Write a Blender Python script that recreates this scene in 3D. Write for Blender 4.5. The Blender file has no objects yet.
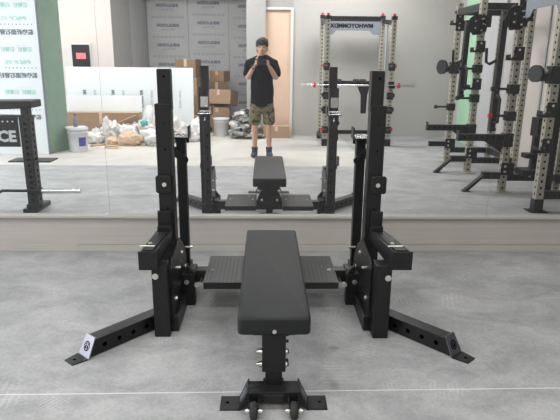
import bpy, bmesh, math, random
from mathutils import Vector, Matrix, noise
random.seed(7)
PI = math.pi
C = bpy.context.scene.collection
scene = bpy.context.scene

# ------------------------------------------------------------------ camera, world, lights, exposure
cam_d = bpy.data.cameras.new('camera'); cam = bpy.data.objects.new('camera', cam_d); C.objects.link(cam)
cam_d.sensor_width = 36; cam_d.lens = 540 / 560 * 36; cam_d.clip_start = 0.02
cam.matrix_world = (Matrix.Translation((0, 0, 1.42)) @ Matrix.Rotation(-math.radians(1.62), 4, 'Z')
                    @ Matrix.Rotation(PI/2 - math.radians(15.43), 4, 'X') @ Matrix.Rotation(math.radians(.6), 4, 'Z'))
scene.camera = cam
vs = scene.view_settings
vs.view_transform = 'Standard'; vs.look = 'None'; vs.gamma = 1; vs.use_curve_mapping = False
vs.exposure = -0.25
w = bpy.data.worlds.new('world'); scene.world = w; w.use_nodes = True
w.node_tree.nodes['Background'].inputs[0].default_value = (.86, .93, 1, 1)
w.node_tree.nodes['Background'].inputs[1].default_value = 1.0

def area(name, loc, rot, sx, sy, power, col=(1, 1, 1)):
    l = bpy.data.lights.new(name, 'AREA'); l.shape = 'RECTANGLE'; l.size = sx; l.size_y = sy
    l.energy = power; l.color = col
    o = bpy.data.objects.new(name, l); C.objects.link(o); o.location = loc; o.rotation_euler = rot
    return o
# daylight through the shop front on the left side of the room
area('daylight', (-6.6, 0.6, 1.7), (0, -PI/2, 0), 3.0, 6.0, 360, (.93, .97, 1))
# ceiling panel lamps (their fixtures are built further down)
PANELS = [(-3.6, 2.0), (-3.6, -1.2), (-.9, 1.3), (-.9, -1.6), (1.6, 1.3), (1.6, -1.6)]
for px, py in PANELS:
    area('ceiling_lamp', (px, py, 3.46), (0, 0, 0), 1.1, .55, 84 if py < 0 else (34 if px > -2 else 56), (1, .985, .96))

# ------------------------------------------------------------------ materials
def mat(name, col, rough=.5, metal=0, spec=.5, emis=None, bump=None, noise_amt=0, noise_scale=8, coat=0):
    m = bpy.data.materials.new(name); m.use_nodes = True
    nt = m.node_tree; b = nt.nodes['Principled BSDF']
    b.inputs['Base Color'].default_value = (*col, 1); b.inputs['Roughness'].default_value = rough
    b.inputs['Metallic'].default_value = metal; b.inputs['Specular IOR Level'].default_value = spec
    b.inputs['Coat Weight'].default_value = coat
    if emis: b.inputs['Emission Color'].default_value = (*col, 1); b.inputs['Emission Strength'].default_value = emis
    if noise_amt or bump:
        tc = nt.nodes.new('ShaderNodeTexCoord'); n = nt.nodes.new('ShaderNodeTexNoise')
        n.inputs['Scale'].default_value = noise_scale; n.inputs['Detail'].default_value = 6
        nt.links.new(tc.outputs['Object'], n.inputs['Vector'])
        if noise_amt:
            mx = nt.nodes.new('ShaderNodeMix'); mx.data_type = 'RGBA'
            mx.inputs['A'].default_value = (*[c*(1-noise_amt) for c in col], 1)
            mx.inputs['B'].default_value = (*[min(1, c*(1+noise_amt)) for c in col], 1)
            nt.links.new(n.outputs['Fac'], mx.inputs['Factor']); nt.links.new(mx.outputs['Result'], b.inputs['Base Color'])
        if bump:
            n2 = nt.nodes.new('ShaderNodeTexNoise'); n2.inputs['Scale'].default_value = bump[0]; n2.inputs['Detail'].default_value = 3
            nt.links.new(tc.outputs['Object'], n2.inputs['Vector'])
            bp = nt.nodes.new('ShaderNodeBump'); bp.inputs['Strength'].default_value = bump[1]; bp.inputs['Distance'].default_value = .004
            nt.links.new(n2.outputs['Fac'], bp.inputs['Height']); nt.links.new(bp.outputs['Normal'], b.inputs['Normal'])
    return m

M = {}
M['black'] = mat('black_powder_coat', (.0085, .0085, .0095), .40, spec=.34, bump=(900, .15))
M['black2'] = mat('black_matte', (.007, .007, .0075), .6, spec=.3)
M['hole'] = mat('hole_dark', (.001, .001, .001), 1, spec=0)
M['vinyl'] = mat('black_vinyl', (.013, .014, .0155), .45, spec=.28, bump=(700, .35))
M['plastic'] = mat('black_plastic', (.009, .009, .010), .5, spec=.35)
M['steel'] = mat('zinc_steel', (.75, .73, .68), .3, 1)
M['stainless'] = mat('stainless', (.72, .72, .72), .25, 1)
M['chrome'] = mat('chrome_sleeve', (.8, .8, .8), .2, 1)
M['rod'] = mat('dull_rod', (.38, .39, .40), .45, .4)
M['logo_steel'] = mat('satin_plate', (.23, .23, .26), .28, 1)
M['tread'] = mat('tread_black', (.012, .012, .013), .42, spec=.4)
M['rubber'] = mat('rubber', (.015, .015, .015), .8)
M['beige'] = mat('sand_post_paint', (.34, .315, .255), .5)
M['red'] = mat('red_plastic', (.5, .015, .03), .4)
M['grey_plate'] = mat('grey_banner', (.20, .22, .26), .5)
M['white'] = mat('white_plastic', (.66, .67, .68), .5)
M['board_white'] = mat('board_white', (.66, .70, .715), .6, noise_amt=.02)
M['board_green'] = mat('board_green_edge', (.20, .29, .22), .8, noise_amt=.12, noise_scale=10)
M['mint'] = mat('mint_paint', (.36, .60, .42), .6)
M['print_grey'] = mat('print_grey', (.16, .18, .22), .8)
M['print_green'] = mat('print_green', (.33, .62, .52), .8)
M['print_faint'] = mat('print_faint', (.30, .32, .34), .8)
M['foil'] = mat('insulation_foil', (.42, .42, .43), .55, noise_amt=.14, noise_scale=2.2)
M['wall'] = mat('wall_grey_paint', (.44, .42, .405), .85, noise_amt=.05, noise_scale=1.2)
M['wall_beige'] = mat('wall_beige_paint', (.60, .545, .51), .85, noise_amt=.03, noise_scale=1.5)
M['column'] = mat('column_grey', (.34, .335, .325), .85, noise_amt=.05)
M['ceil'] = mat('ceiling_white', (.7, .7, .7), .9)
M['oak'] = mat('pale_birch_board', (.66, .47, .36), .55, noise_amt=.12, noise_scale=3)
M['frame_white'] = mat('frame_white', (.62, .61, .58), .5)
M['card'] = mat('cardboard', (.24, .15, .09), .8, noise_amt=.12, noise_scale=9)
M['card2'] = mat('cardboard_pale', (.34, .225, .14), .8, noise_amt=.12, noise_scale=7)
M['bag'] = mat('white_plastic_film', (.58, .57, .56), .35, bump=(18, .9), noise_amt=.22, noise_scale=6)
M['bagtan'] = mat('tan_paper', (.60, .43, .30), .8, noise_amt=.15)
M['teal'] = mat('teal_cloth', (.08, .38, .34), .8)
M['rubble'] = mat('rubble_grey', (.30, .30, .29), .9, noise_amt=.4, noise_scale=9)
M['blue'] = mat('blue_label', (.05, .07, .30), .5)
M['pink'] = mat('red_display', (.75, .17, .17), .4, emis=.35)
M['wood'] = mat('raw_wood', (.55, .38, .22), .7, noise_amt=.2)
M['skin'] = mat('skin', (.50, .29, .20), .5)
M['hair'] = mat('hair_black', (.012, .011, .011), .55, bump=(120, .8))
M['shirt'] = mat('black_cotton', (.005, .0055, .009), .95, spec=.15, bump=(30, .3))
M['shoe'] = mat('dark_shoe', (.02, .025, .035), .6)
M['sock'] = mat('blue_sock', (.03, .045, .07), .9)
M['lens'] = mat('lens_black', (.01, .01, .012), .1)
M['led'] = mat('led_panel', (1, 1, 1), .5, emis=3.0)

def camo():
    m = bpy.data.materials.new('olive_camo'); m.use_nodes = True; nt = m.node_tree; b = nt.nodes['Principled BSDF']
    b.inputs['Roughness'].default_value = .9
    tc = nt.nodes.new('ShaderNodeTexCoord'); n = nt.nodes.new('ShaderNodeTexNoise'); n.inputs['Scale'].default_value = 14
    r = nt.nodes.new('ShaderNodeValToRGB'); r.color_ramp.interpolation = 'CONSTANT'
    e = r.color_ramp.elements; e[0].color = (.04, .04, .03, 1); e[1].position = .46; e[1].color = (.17, .14, .075, 1)
    x = e.new(.58); x.color = (.10, .105, .05, 1)
    nt.links.new(tc.outputs['Object'], n.inputs['Vector']); nt.links.new(n.outputs['Fac'], r.inputs[0]); nt.links.new(r.outputs[0], b.inputs['Base Color'])
    return m
M['camo'] = camo()

def mirror_mat():
    m = bpy.data.materials.new('mirror_silver'); m.use_nodes = True; nt = m.node_tree
    for n in list(nt.nodes): nt.nodes.remove(n)
    o = nt.nodes.new('ShaderNodeOutputMaterial'); g = nt.nodes.new('ShaderNodeBsdfGlossy')
    g.inputs['Color'].default_value = (.93, .945, .945, 1); g.inputs['Roughness'].default_value = 0
    d = nt.nodes.new('ShaderNodeBsdfDiffuse'); d.inputs['Color'].default_value = (.8, .8, .8, 1)
    mx = nt.nodes.new('ShaderNodeMixShader'); mx.inputs[0].default_value = .035      # small diffuse share washes out the reflections
    nt.links.new(g.outputs[0], mx.inputs[1]); nt.links.new(d.outputs[0], mx.inputs[2]); nt.links.new(mx.outputs[0], o.inputs[0])
    return m
M['mirror'] = mirror_mat()

def floor_mat():
    m = bpy.data.materials.new('floor_screed'); m.use_nodes = True; nt = m.node_tree; L = nt.links.new
    b = nt.nodes['Principled BSDF']; N = nt.nodes.new
    tc = N('ShaderNodeTexCoord'); sep = N('ShaderNodeSeparateXYZ'); L(tc.outputs['Object'], sep.inputs[0])
    def math_(op, a, c=None, v=None):
        n = N('ShaderNodeMath'); n.operation = op
        for i, s in enumerate((a, c)):
            if s is None: continue
            if isinstance(s, (int, float)): n.inputs[i].default_value = s
            else: L(s, n.inputs[i])
        return n.outputs[0]
    def ramp(src, stops):
        r = N('ShaderNodeValToRGB'); e = r.color_ramp.elements
        e[0].position, e[0].color = stops[0][0], (*stops[0][1], 1); e[1].position, e[1].color = stops[1][0], (*stops[1][1], 1)
        for p, c in stops[2:]: x = e.new(p); x.color = (*c, 1)
        L(src, r.inputs[0]); return r.outputs[0]
    def nz(scale, detail=5, rough=.6, dist=0, vec=None):
        n = N('ShaderNodeTexNoise'); n.inputs['Scale'].default_value = scale; n.inputs['Detail'].default_value = detail
        n.inputs['Roughness'].default_value = rough; n.inputs['Distortion'].default_value = dist
        L(vec or tc.outputs['Object'], n.inputs['Vector']); return n.outputs['Fac']
    def mix(f, a, c, mode='MIX'):
        n = N('ShaderNodeMix'); n.data_type = 'RGBA'; n.blend_type = mode
        if isinstance(f, (int, float)): n.inputs['Factor'].default_value = f
        else: L(f, n.inputs['Factor'])
        for k, s in (('A', a), ('B', c)):
            if isinstance(s, tuple): n.inputs[k].default_value = (*s, 1)
            else: L(s, n.inputs[k])
        return n.outputs['Result']
    # near screed sheet: grey with cloudy variation and brushed scuffs
    mp = N('ShaderNodeMapping'); mp.inputs['Scale'].default_value = (1, 1.6, 1); L(tc.outputs['Object'], mp.inputs[0])
    cloud = ramp(nz(2.6, 7, .62, .7, mp.outputs[0]), [(.34, (.275, .278, .285)), (.68, (.42, .42, .424))])
    # scuffs: short arcs of fine stripes (a warped wave masked by noise)
    def scuff(scale, freq, thr, kind):
        vo = N('ShaderNodeTexVoronoi'); vo.inputs['Scale'].default_value = scale; vo.inputs['Randomness'].default_value = 1
        L(tc.outputs['Object'], vo.inputs['Vector']); sc_ = N('ShaderNodeSeparateColor'); L(vo.outputs['Color'], sc_.inputs[0])
        vr = N('ShaderNodeVectorRotate'); vr.rotation_type = 'Z_AXIS'; L(tc.outputs['Object'], vr.inputs['Vector']); L(vo.outputs['Position'], vr.inputs['Center'])
        L(math_('MULTIPLY', sc_.outputs[0], 6.283), vr.inputs['Angle'])
        wv = N('ShaderNodeTexWave'); wv.wave_type = kind; wv.inputs['Scale'].default_value = freq; wv.inputs['Distortion'].default_value = 1.6
        wv.inputs['Detail'].default_value = 2; wv.inputs['Detail Scale'].default_value = 1.5; L(vr.outputs[0], wv.inputs[0])
        fall = ramp(vo.outputs['Distance'], [(.12, (1, 1, 1)), (.42, (0, 0, 0))])
        on = math_('GREATER_THAN', sc_.outputs[1], thr)
        return math_('MULTIPLY', math_('MULTIPLY', ramp(wv.outputs['Fac'], [(.35, (.25, .25, .25)), (.8, (1, 1, 1))]), fall), math_('MULTIPLY', on, ramp(nz(7, 4, .6), [(.40, (0, 0, 0)), (.58, (1, 1, 1))])))
    st = math_('MINIMUM', math_('ADD', scuff(2.6, 11, .35, 'BANDS'), scuff(3.7, 16, .45, 'BANDS')), 1.0)
    near = mix(math_('MULTIPLY', st, .42), cloud, (.60, .60, .60))
    sm = ramp(nz(9, 4, .6, 1.2), [(.60, (0, 0, 0)), (.72, (1, 1, 1))])
    near = mix(math_('MULTIPLY', sm, .30), near, (.50, .50, .50))
    fine = ramp(nz(38, 6, .7, 1.5), [(.35, (.84, .84, .84)), (.7, (1.12, 1.12, 1.12))])
    near = mix(1.0, near, fine, 'MULTIPLY')
    # two darker shoe prints between the bench and the rack leg
    def blob(cx, cy, rx, ry):
        dx = math_('DIVIDE', math_('SUBTRACT', sep.outputs[0], cx), rx); dy = math_('DIVIDE', math_('SUBTRACT', sep.outputs[1], cy), ry)
        d = math_('ADD', math_('MULTIPLY', dx, dx), math_('MULTIPLY', dy, dy))
        return math_('SUBTRACT', 1.0, math_('MINIMUM', d, 1.0))
    near = mix(math_('MULTIPLY', blob(.355, 2.48, .035, .026), .7), near, (.17, .17, .17))
    near = mix(math_('MULTIPLY', blob(.315, 2.15, .034, .05), .7), near, (.19, .19, .19))
    # seam of the sheets: thin pale line
    sl = math_('ADD', sep.outputs[1], math_('MULTIPLY', sep.outputs[0], -.010))
    ds = math_('ABSOLUTE', math_('SUBTRACT', sl, SEAM))
    near = mix(math_('MULTIPLY', math_('LESS_THAN', ds, .0035), .8), near, (.66, .66, .66))
    ds2 = math_('ABSOLUTE', math_('SUBTRACT', sl, SEAM - 2.4))
    # raw cement strip, paler and warm; beyond it pale dusty grey
    tan = ramp(nz(1.6, 5, .6, .4), [(.35, (.47, .45, .415)), (.7, (.58, .56, .525))])
    dust = ramp(nz(1.3, 6, .6, .5), [(.35, (.40, .39, .375)), (.7, (.49, .48, .46))])
    far = mix(math_('MULTIPLY', math_('GREATER_THAN', sep.outputs[0], .1), math_('LESS_THAN', sep.outputs[1], -.87)), tan, dust)
    edge = math_('LESS_THAN', sep.outputs[1], .46)
    isleft = math_('LESS_THAN', sep.outputs[0], 1.45)
    col = mix(math_('MULTIPLY', edge, isleft), near, far)
    L(col, b.inputs['Base Color'])
    b.inputs['Roughness'].default_value = .52; b.inputs['Specular IOR Level'].default_value = .4
    bp = N('ShaderNodeBump'); bp.inputs['Strength'].default_value = .15; bp.inputs['Distance'].default_value = .003
    L(nz(22, 5, .6), bp.inputs['Height']); L(bp.outputs['Normal'], b.inputs['Normal'])
    return m
SEAM = 2.104
M['floor'] = floor_mat()

def stone_mat():
    m = bpy.data.materials.new('beige_laminate'); m.use_nodes = True; nt = m.node_tree; b = nt.nodes['Principled BSDF']
    tc = nt.nodes.new('ShaderNodeTexCoord'); mp = nt.nodes.new('ShaderNodeMapping'); mp.inputs['Scale'].default_value = (.6, 1, 26)
    n = nt.nodes.new('ShaderNodeTexNoise'); n.inputs['Scale'].default_value = 2; n.inputs['Detail'].default_value = 5
    r = nt.nodes.new('ShaderNodeValToRGB'); e = r.color_ramp.elements
    e[0].position = .3; e[0].color = (.40, .372, .345, 1); e[1].position = .7; e[1].color = (.445, .412, .382, 1)
    nt.links.new(tc.outputs['Object'], mp.inputs[0]); nt.links.new(mp.outputs[0], n.inputs['Vector']); nt.links.new(n.outputs['Fac'], r.inputs[0])
    nt.links.new(r.outputs[0], b.inputs['Base Color']); b.inputs['Roughness'].default_value = .45
    return m
M['stone'] = stone_mat()

# ------------------------------------------------------------------ mesh builder
def frame(z_axis, x_hint=(1, 0, 0)):
    z = Vector(z_axis).normalized(); x = Vector(x_hint)
    if abs(z.dot(x.normalized())) > .98: x = Vector((0, 1, 0))
    y = z.cross(x).normalized(); x = y.cross(z)
    return Matrix((x, y, z)).transposed()

class B:
    def __init__(s): s.v = []; s.f = []; s.m = []; s.sm = []
    def add(s, vs, fs, mi=0, smooth=False):
        k = len(s.v); s.v += [Vector(p) for p in vs]
        for f in fs: s.f.append([i+k for i in f]); s.m.append(mi); s.sm.append(smooth)
        return s
    def box(s, lo, hi, mi=0):
        x0, y0, z0 = [min(a, b) for a, b in zip(lo, hi)]; x1, y1, z1 = [max(a, b) for a, b in zip(lo, hi)]
        return s.add([(x0,y0,z0),(x1,y0,z0),(x1,y1,z0),(x0,y1,z0),(x0,y0,z1),(x1,y0,z1),(x1,y1,z1),(x0,y1,z1)],
                     [(3,2,1,0),(4,5,6,7),(0,1,5,4),(1,2,6,5),(2,3,7,6),(3,0,4,7)], mi)
    def hexa(s, bot, top, mi=0):      # two quads, same winding
        return s.add(list(bot)+list(top), [(3,2,1,0),(4,5,6,7),(0,1,5,4),(1,2,6,5),(2,3,7,6),(3,0,4,7)], mi)
    def beam(s, p0, p1, wd, ht, mi=0, up=(0, 0, 1)):      # rectangular tube from p0 to p1
        p0, p1 = Vector(p0), Vector(p1); d = (p1-p0).normalized(); u = Vector(up)
        sd = d.cross(u).normalized() * wd/2; uu = sd.cross(d).normalized() * ht/2
        q = lambda p: [p-sd-uu, p+sd-uu, p+sd+uu, p-sd+uu]
        return s.hexa(q(p0), q(p1), mi)
    def cyl(s, p0, p1, r, mi=0, n=16, r1=None, caps=True):
        p0, p1 = Vector(p0), Vector(p1); R = frame(p1-p0); r1 = r if r1 is None else r1
        a = [p0 + R @ Vector((r*math.cos(2*PI*i/n), r*math.sin(2*PI*i/n), 0)) for i in range(n)]
        b = [p1 + R @ Vector((r1*math.cos(2*PI*i/n), r1*math.sin(2*PI*i/n), 0)) for i in range(n)]
        s.add(a+b, [(i, (i+1) % n, n+(i+1) % n, n+i) for i in range(n)], mi, True)
        if caps: s.add(a, [tuple(reversed(range(n)))], mi); s.add(b, [tuple(range(n))], mi)
        return s
    def lathe(s, c, prof, mi=0, n=24, ax=(0, 0, 1)):       # prof: (r, h)
        R = frame(ax); c = Vector(c); vs = []
        for r, h in prof: vs += [c + R @ Vector((r*math.cos(2*PI*i/n), r*math.sin(2*PI*i/n), h)) for i in range(n)]
        fs = [(j*n+i, j*n+(i+1) % n, (j+1)*n+(i+1) % n, (j+1)*n+i) for j in range(len(prof)-1) for i in range(n)]
        return s.add(vs, fs, mi, True)
    def prism(s, pts, origin, xa, ya, t, mi=0):            # polygon in plane (xa, ya), extruded by t along xa x ya
        o, xa, ya = Vector(origin), Vector(xa).normalized(), Vector(ya).normalized(); nrm = xa.cross(ya)*t; n = len(pts)
        a = [o + xa*p[0] + ya*p[1] for p in pts]; b = [p+nrm for p in a]
        s.add(a+b, [tuple(reversed(range(n))), tuple(range(n, 2*n))] + [(i, (i+1) % n, n+(i+1) % n, n+i) for i in range(n)], mi)
        return s
    def disc(s, c, nrm, r, mi=0, n=12):
        R = frame(nrm); c = Vector(c) + Vector(nrm).normalized()*.0007
        return s.add([c + R @ Vector((r*math.cos(2*PI*i/n), r*math.sin(2*PI*i/n), 0)) for i in range(n)], [tuple(range(n))], mi)
    def tube(s, pts, r, mi=0, n=12, closed=False):
        pts = [Vector(p) for p in pts]; m = len(pts); rings = []; prev = None
        for i, p in enumerate(pts):
            if closed: d = pts[(i+1) % m]-pts[i-1]
            else: d = pts[min(i+1, m-1)]-pts[max(i-1, 0)]
            d.normalize()
            x = prev if prev is not None else (Vector((0, 0, 1)) if abs(d.z) < .9 else Vector((1, 0, 0)))
            x = (x - d*x.dot(d)).normalized(); y = d.cross(x); prev = x
            rings += [p + x*r*math.cos(2*PI*k/n) + y*r*math.sin(2*PI*k/n) for k in range(n)]
        fs = []
        for j in range(m if closed else m-1):
            a, b = j*n, ((j+1) % m)*n
            fs += [(a+k, a+(k+1) % n, b+(k+1) % n, b+k) for k in range(n)]
        s.add(rings, fs, mi, True)
        if not closed: s.add(rings[:n], [tuple(reversed(range(n)))], mi); s.add(rings[-n:], [tuple(range(n))], mi)
        return s
    def bolt(s, c, nrm, r=.011, h=.007, mi=1):
        c = Vector(c); nn = Vector(nrm).normalized()
        s.cyl(c, c+nn*h*.35, r*1.35, mi, 14); s.cyl(c+nn*h*.35, c+nn*h, r, mi, 6); return s
    def torus(s, c, nrm, R_, r, mi=0):
        F = frame(nrm); c = Vector(c)
        return s.tube([c + F @ Vector((R_*math.cos(a*PI/12), R_*math.sin(a*PI/12), 0)) for a in range(24)], r, mi, 8, True)
    def text(s, string, origin, xa, ya, size, mi=0, thick=.0, align='CENTER', bold=0):
        cu = bpy.data.curves.new('t', 'FONT'); cu.body = string; cu.size = size; cu.align_x = align; cu.align_y = 'CENTER'
        cu.resolution_u = 2; cu.offset = bold; cu.extrude = thick/2
        ob = bpy.data.objects.new('t', cu); C.objects.link(ob)
        dg = bpy.context.evaluated_depsgraph_get(); me = bpy.data.meshes.new_from_object(ob.evaluated_get(dg))
        xa, ya = Vector(xa).normalized(), Vector(ya).normalized(); na = xa.cross(ya); o = Vector(origin)
        s.add([o + xa*v.co.x + ya*v.co.y + na*v.co.z for v in me.vertices], [tuple(p.vertices) for p in me.polygons], mi)
        bpy.data.objects.remove(ob); bpy.data.curves.remove(cu); bpy.data.meshes.remove(me); return s
    def build(s, name, mats, parent=None, bevel=0, seg=2, fix=True):
        org = Vector((0, 0, 0)); p = parent
        while p is not None: org += p.location; p = p.parent
        me = bpy.data.meshes.new(name); me.from_pydata([v-org for v in s.v], [], s.f)
        if not isinstance(mats, (list, tuple)): mats = [mats]
        for k in mats: me.materials.append(M[k] if isinstance(k, str) else k)
        me.polygons.foreach_set('material_index', s.m); me.polygons.foreach_set('use_smooth', s.sm); me.update()
        if fix:
            bm = bmesh.new(); bm.from_mesh(me); bmesh.ops.recalc_face_normals(bm, faces=bm.faces); bm.to_mesh(me); bm.free()
        o = bpy.data.objects.new(name, me); C.objects.link(o)
        if parent is not None: o.parent = parent
        if bevel:
            md = o.modifiers.new('edge', 'BEVEL'); md.width = bevel; md.segments = seg; md.limit_method = 'ANGLE'; md.angle_limit = math.radians(50)
            md.harden_normals = False
        return o

def tag(o, label=None, cat=None, group=None, kind=None):
    if label: o['label'] = label
    if cat: o['category'] = cat
    if group: o['group'] = group
    if kind: o['kind'] = kind
    return o
def thing(name, label, cat, loc=(0, 0, 0), group=None):
    o = bpy.data.objects.new(name, None); C.objects.link(o); o.location = loc; o.empty_display_size = .1
    return tag(o, label, cat, group)
def struct(o): o['kind'] = 'structure'; return o

# ------------------------------------------------------------------ the room
RX, BY = 3.65, -2.8
struct(B().box((-6.3, -6.2, -.12), (RX+.4, 4.3, 0)).build('floor', 'floor'))
struct(B().box((-6.3, -6.2, 3.6), (RX+.4, 4.3, 3.72)).build('ceiling', 'ceil'))
b = B().box((-6.3, 3.96, 0), (RX+.2, 4.16, 3.6)); struct(b.build('wall_front', 'wall_beige'))
# cladding below the mirrors, with its ledge and skirting
struct(B().box((-6.1, 3.948, .055), (RX, 3.96, .270)).build('trim_1', 'stone'))
struct(B().box((-6.1, 3.914, .270), (1.70, 3.96, .290)).box((1.702, 3.914, .270), (RX, 3.96, .290)).build('trim_2', 'stone', bevel=.002))
struct(B().box((-6.1, 3.938, 0), (-1.43, 3.948, .055)).box((-1.428, 3.938, 0), (RX, 3.948, .053)).build('baseboard_front', 'stone', bevel=.002))
# mirrors
for i, (x0, x1, lab) in enumerate([(-4.2, -1.1705, 'large frameless wall mirror reflecting the printed white boards and white bucket'),
                                   (-1.1690, 1.6995, 'large frameless wall mirror behind the bench reflecting the person taking the photo'),
                                   (1.7005, 3.6, 'large frameless wall mirror reflecting the row of sand-coloured power racks')]):
    o = B().box((x0, 3.95, .291), (x1, 3.9575, 2.65)).build('wall_mirror', 'mirror')
    tag(o, lab, 'mirror', 'wall mirrors above the ledge')
tag(B().box((-1.205, 3.944, .2905), (-1.18, 3.9498, .299)).build('mirror_clip', 'white'), 'small white clip at the foot of the mirror joint', 'clip')
# right wall
struct(B().box((RX, -6.2, 0), (RX+.2, 4.16, 3.6)).build('wall_right', 'wall'))
# back wall right of the alcove
struct(B().box((.52, BY-.2, 0), (RX, BY, 3.6)).build('wall_back', 'wall'))
# grey pier and the recess with the pale board door
struct(B().box((-.36, -3.4, 0), (-.005, BY+.1, 3.6)).box((-.005, BY-.2, 2.38), (.52, BY, 3.6)).build('wall_pier', 'column'))
door = struct(B().box((.0, BY-.06, .0), (.47, BY-.02, 2.34)).build('door_1', 'oak'))
B().box((-.004, BY-.05, 0), (.0, BY+.03, 2.38)).box((.47, BY-.06, 0), (.52, BY+.03, 2.38)).box((0, BY-.06, 2.34), (.47, BY+.03, 2.38)).build('door_frame', 'frame_white', door)
# beige wall block left of the alcove, slanted side
pl = [(-6.1, -3.0), (-2.93, -3.0), (-2.77, -3.8), (-6.1, -3.8)]
struct(B().prism(pl, (0, 0, 0), (1, 0, 0), (0, 1, 0), 3.6).build('wall_back_left', 'wall_beige'))
struct(B().prism([(-2.93, -2.995), (-2.925, -2.995), (-2.765, -3.8), (-2.77, -3.8)], (0, 0, 0), (1, 0, 0), (0, 1, 0), 3.6).build('wall_shaded_side', 'column'))  # grey sheet puts the shade on the block's slanted side into its colour
# alcove clad in printed insulation boards
struct(B().prism([(-2.80, -3.8), (-2.765, -3.8), (-2.60, -4.62), (-2.80, -4.62)], (0, 0, 0), (1, 0, 0), (0, 1, 0), 3.6).build('wall_alcove_side', 'foil'))
struct(B().box((-2.8, -4.8, 0), (.2, -4.62, 3.6)).build('wall_alcove', 'column'))
struct(B().box((-2.8, -4.62, 2.86), (-.3, -3.7, 3.1)).build('trim_3', 'column'))
for i in range(3):
    x1 = -2.575 + i*.885; x2 = x1 + .877
    b = B().box((x1, -4.618, .02), (x2, -4.58, 2.84), 0)
    for z in (.5, .91, 1.32, 1.73, 2.14, 2.55):
        zz = z + .06*(i % 2)
        cx = (x1+x2)/2
        b.text('INSULATION', (cx, -4.578, zz), (-1, 0, 0), (0, 0, 1), .082, 1, bold=.006)
        b.text('XPS 30 mm', (cx, -4.578, zz-.085), (-1, 0, 0), (0, 0, 1), .06, 2, bold=.002)
        for k in range(4): b.text('o-o', (cx-.27+.18*k, -4.578, zz-.23), (-1, 0, 0), (0, 0, 1), .11, 2, bold=.003)
    o = b.build('insulation_board', ['foil', 'print_grey', 'print_faint'], fix=False)
    tag(o, ['silver insulation board with dark print, in the alcove next to the slanted side',
            'silver insulation board with dark print, middle of the three in the alcove',
            'silver insulation board with dark print, in the alcove next to the grey pier'][i], 'insulation board', 'insulation boards lining the alcove')
# left side: shop front with window openings
b = B().box((-6.3, -6.2, 0), (-6.1, -2.2, 3.6)).box((-6.3, 3.4, 0), (-6.1, 4.2, 3.6)).box((-6.3, -2.2, 3.1), (-6.1, 3.4, 3.6)).box((-6.3, -2.2, 0), (-6.1, 3.4, .25))
struct(b.build('wall_left', 'wall_beige'))
wn = B().box((-6.24, -2.2, .25), (-6.18, -2.12, 3.1)).box((-6.24, 3.32, .25), (-6.18, 3.4, 3.1)).box((-6.24, .57, .25), (-6.18, .63, 3.1)).box((-6.24, -2.2, .25), (-6.18, 3.4, .31)).box((-6.24, -2.2, 3.04), (-6.18, 3.4, 3.1))
struct(wn.build('window_1', 'frame_white'))
struct(B().box((-6.3, -6.4, 0), (RX+.4, -6.2, 3.6)).build('wall_far', 'wall'))
# ceiling fixtures
for px, py in PANELS:
    t = thing('ceiling_light', 'flat LED ceiling panel ' + ('in the row over the bench' if py > 0 else 'in the row behind the camera') + ', ' + ('nearest the shop front' if px < -2 else 'in the middle of its row' if px < 0 else 'nearest the half racks'), 'ceiling light', (px, py, 3.6), 'ceiling panels of the gym')
    B().box((px-.6, py-.32, 3.48), (px+.6, py-.28, 3.599)).box((px-.6, py+.28, 3.48), (px+.6, py+.32, 3.599)).box((px-.6, py-.28, 3.48), (px-.56, py+.28, 3.599)).box((px+.56, py-.28, 3.48), (px+.6, py+.28, 3.599)).build('frame', 'frame_white', t)
    B().box((px-.555, py-.278, 3.50), (px+.555, py+.278, 3.52)).build('diffuser', 'led', t)

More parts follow.
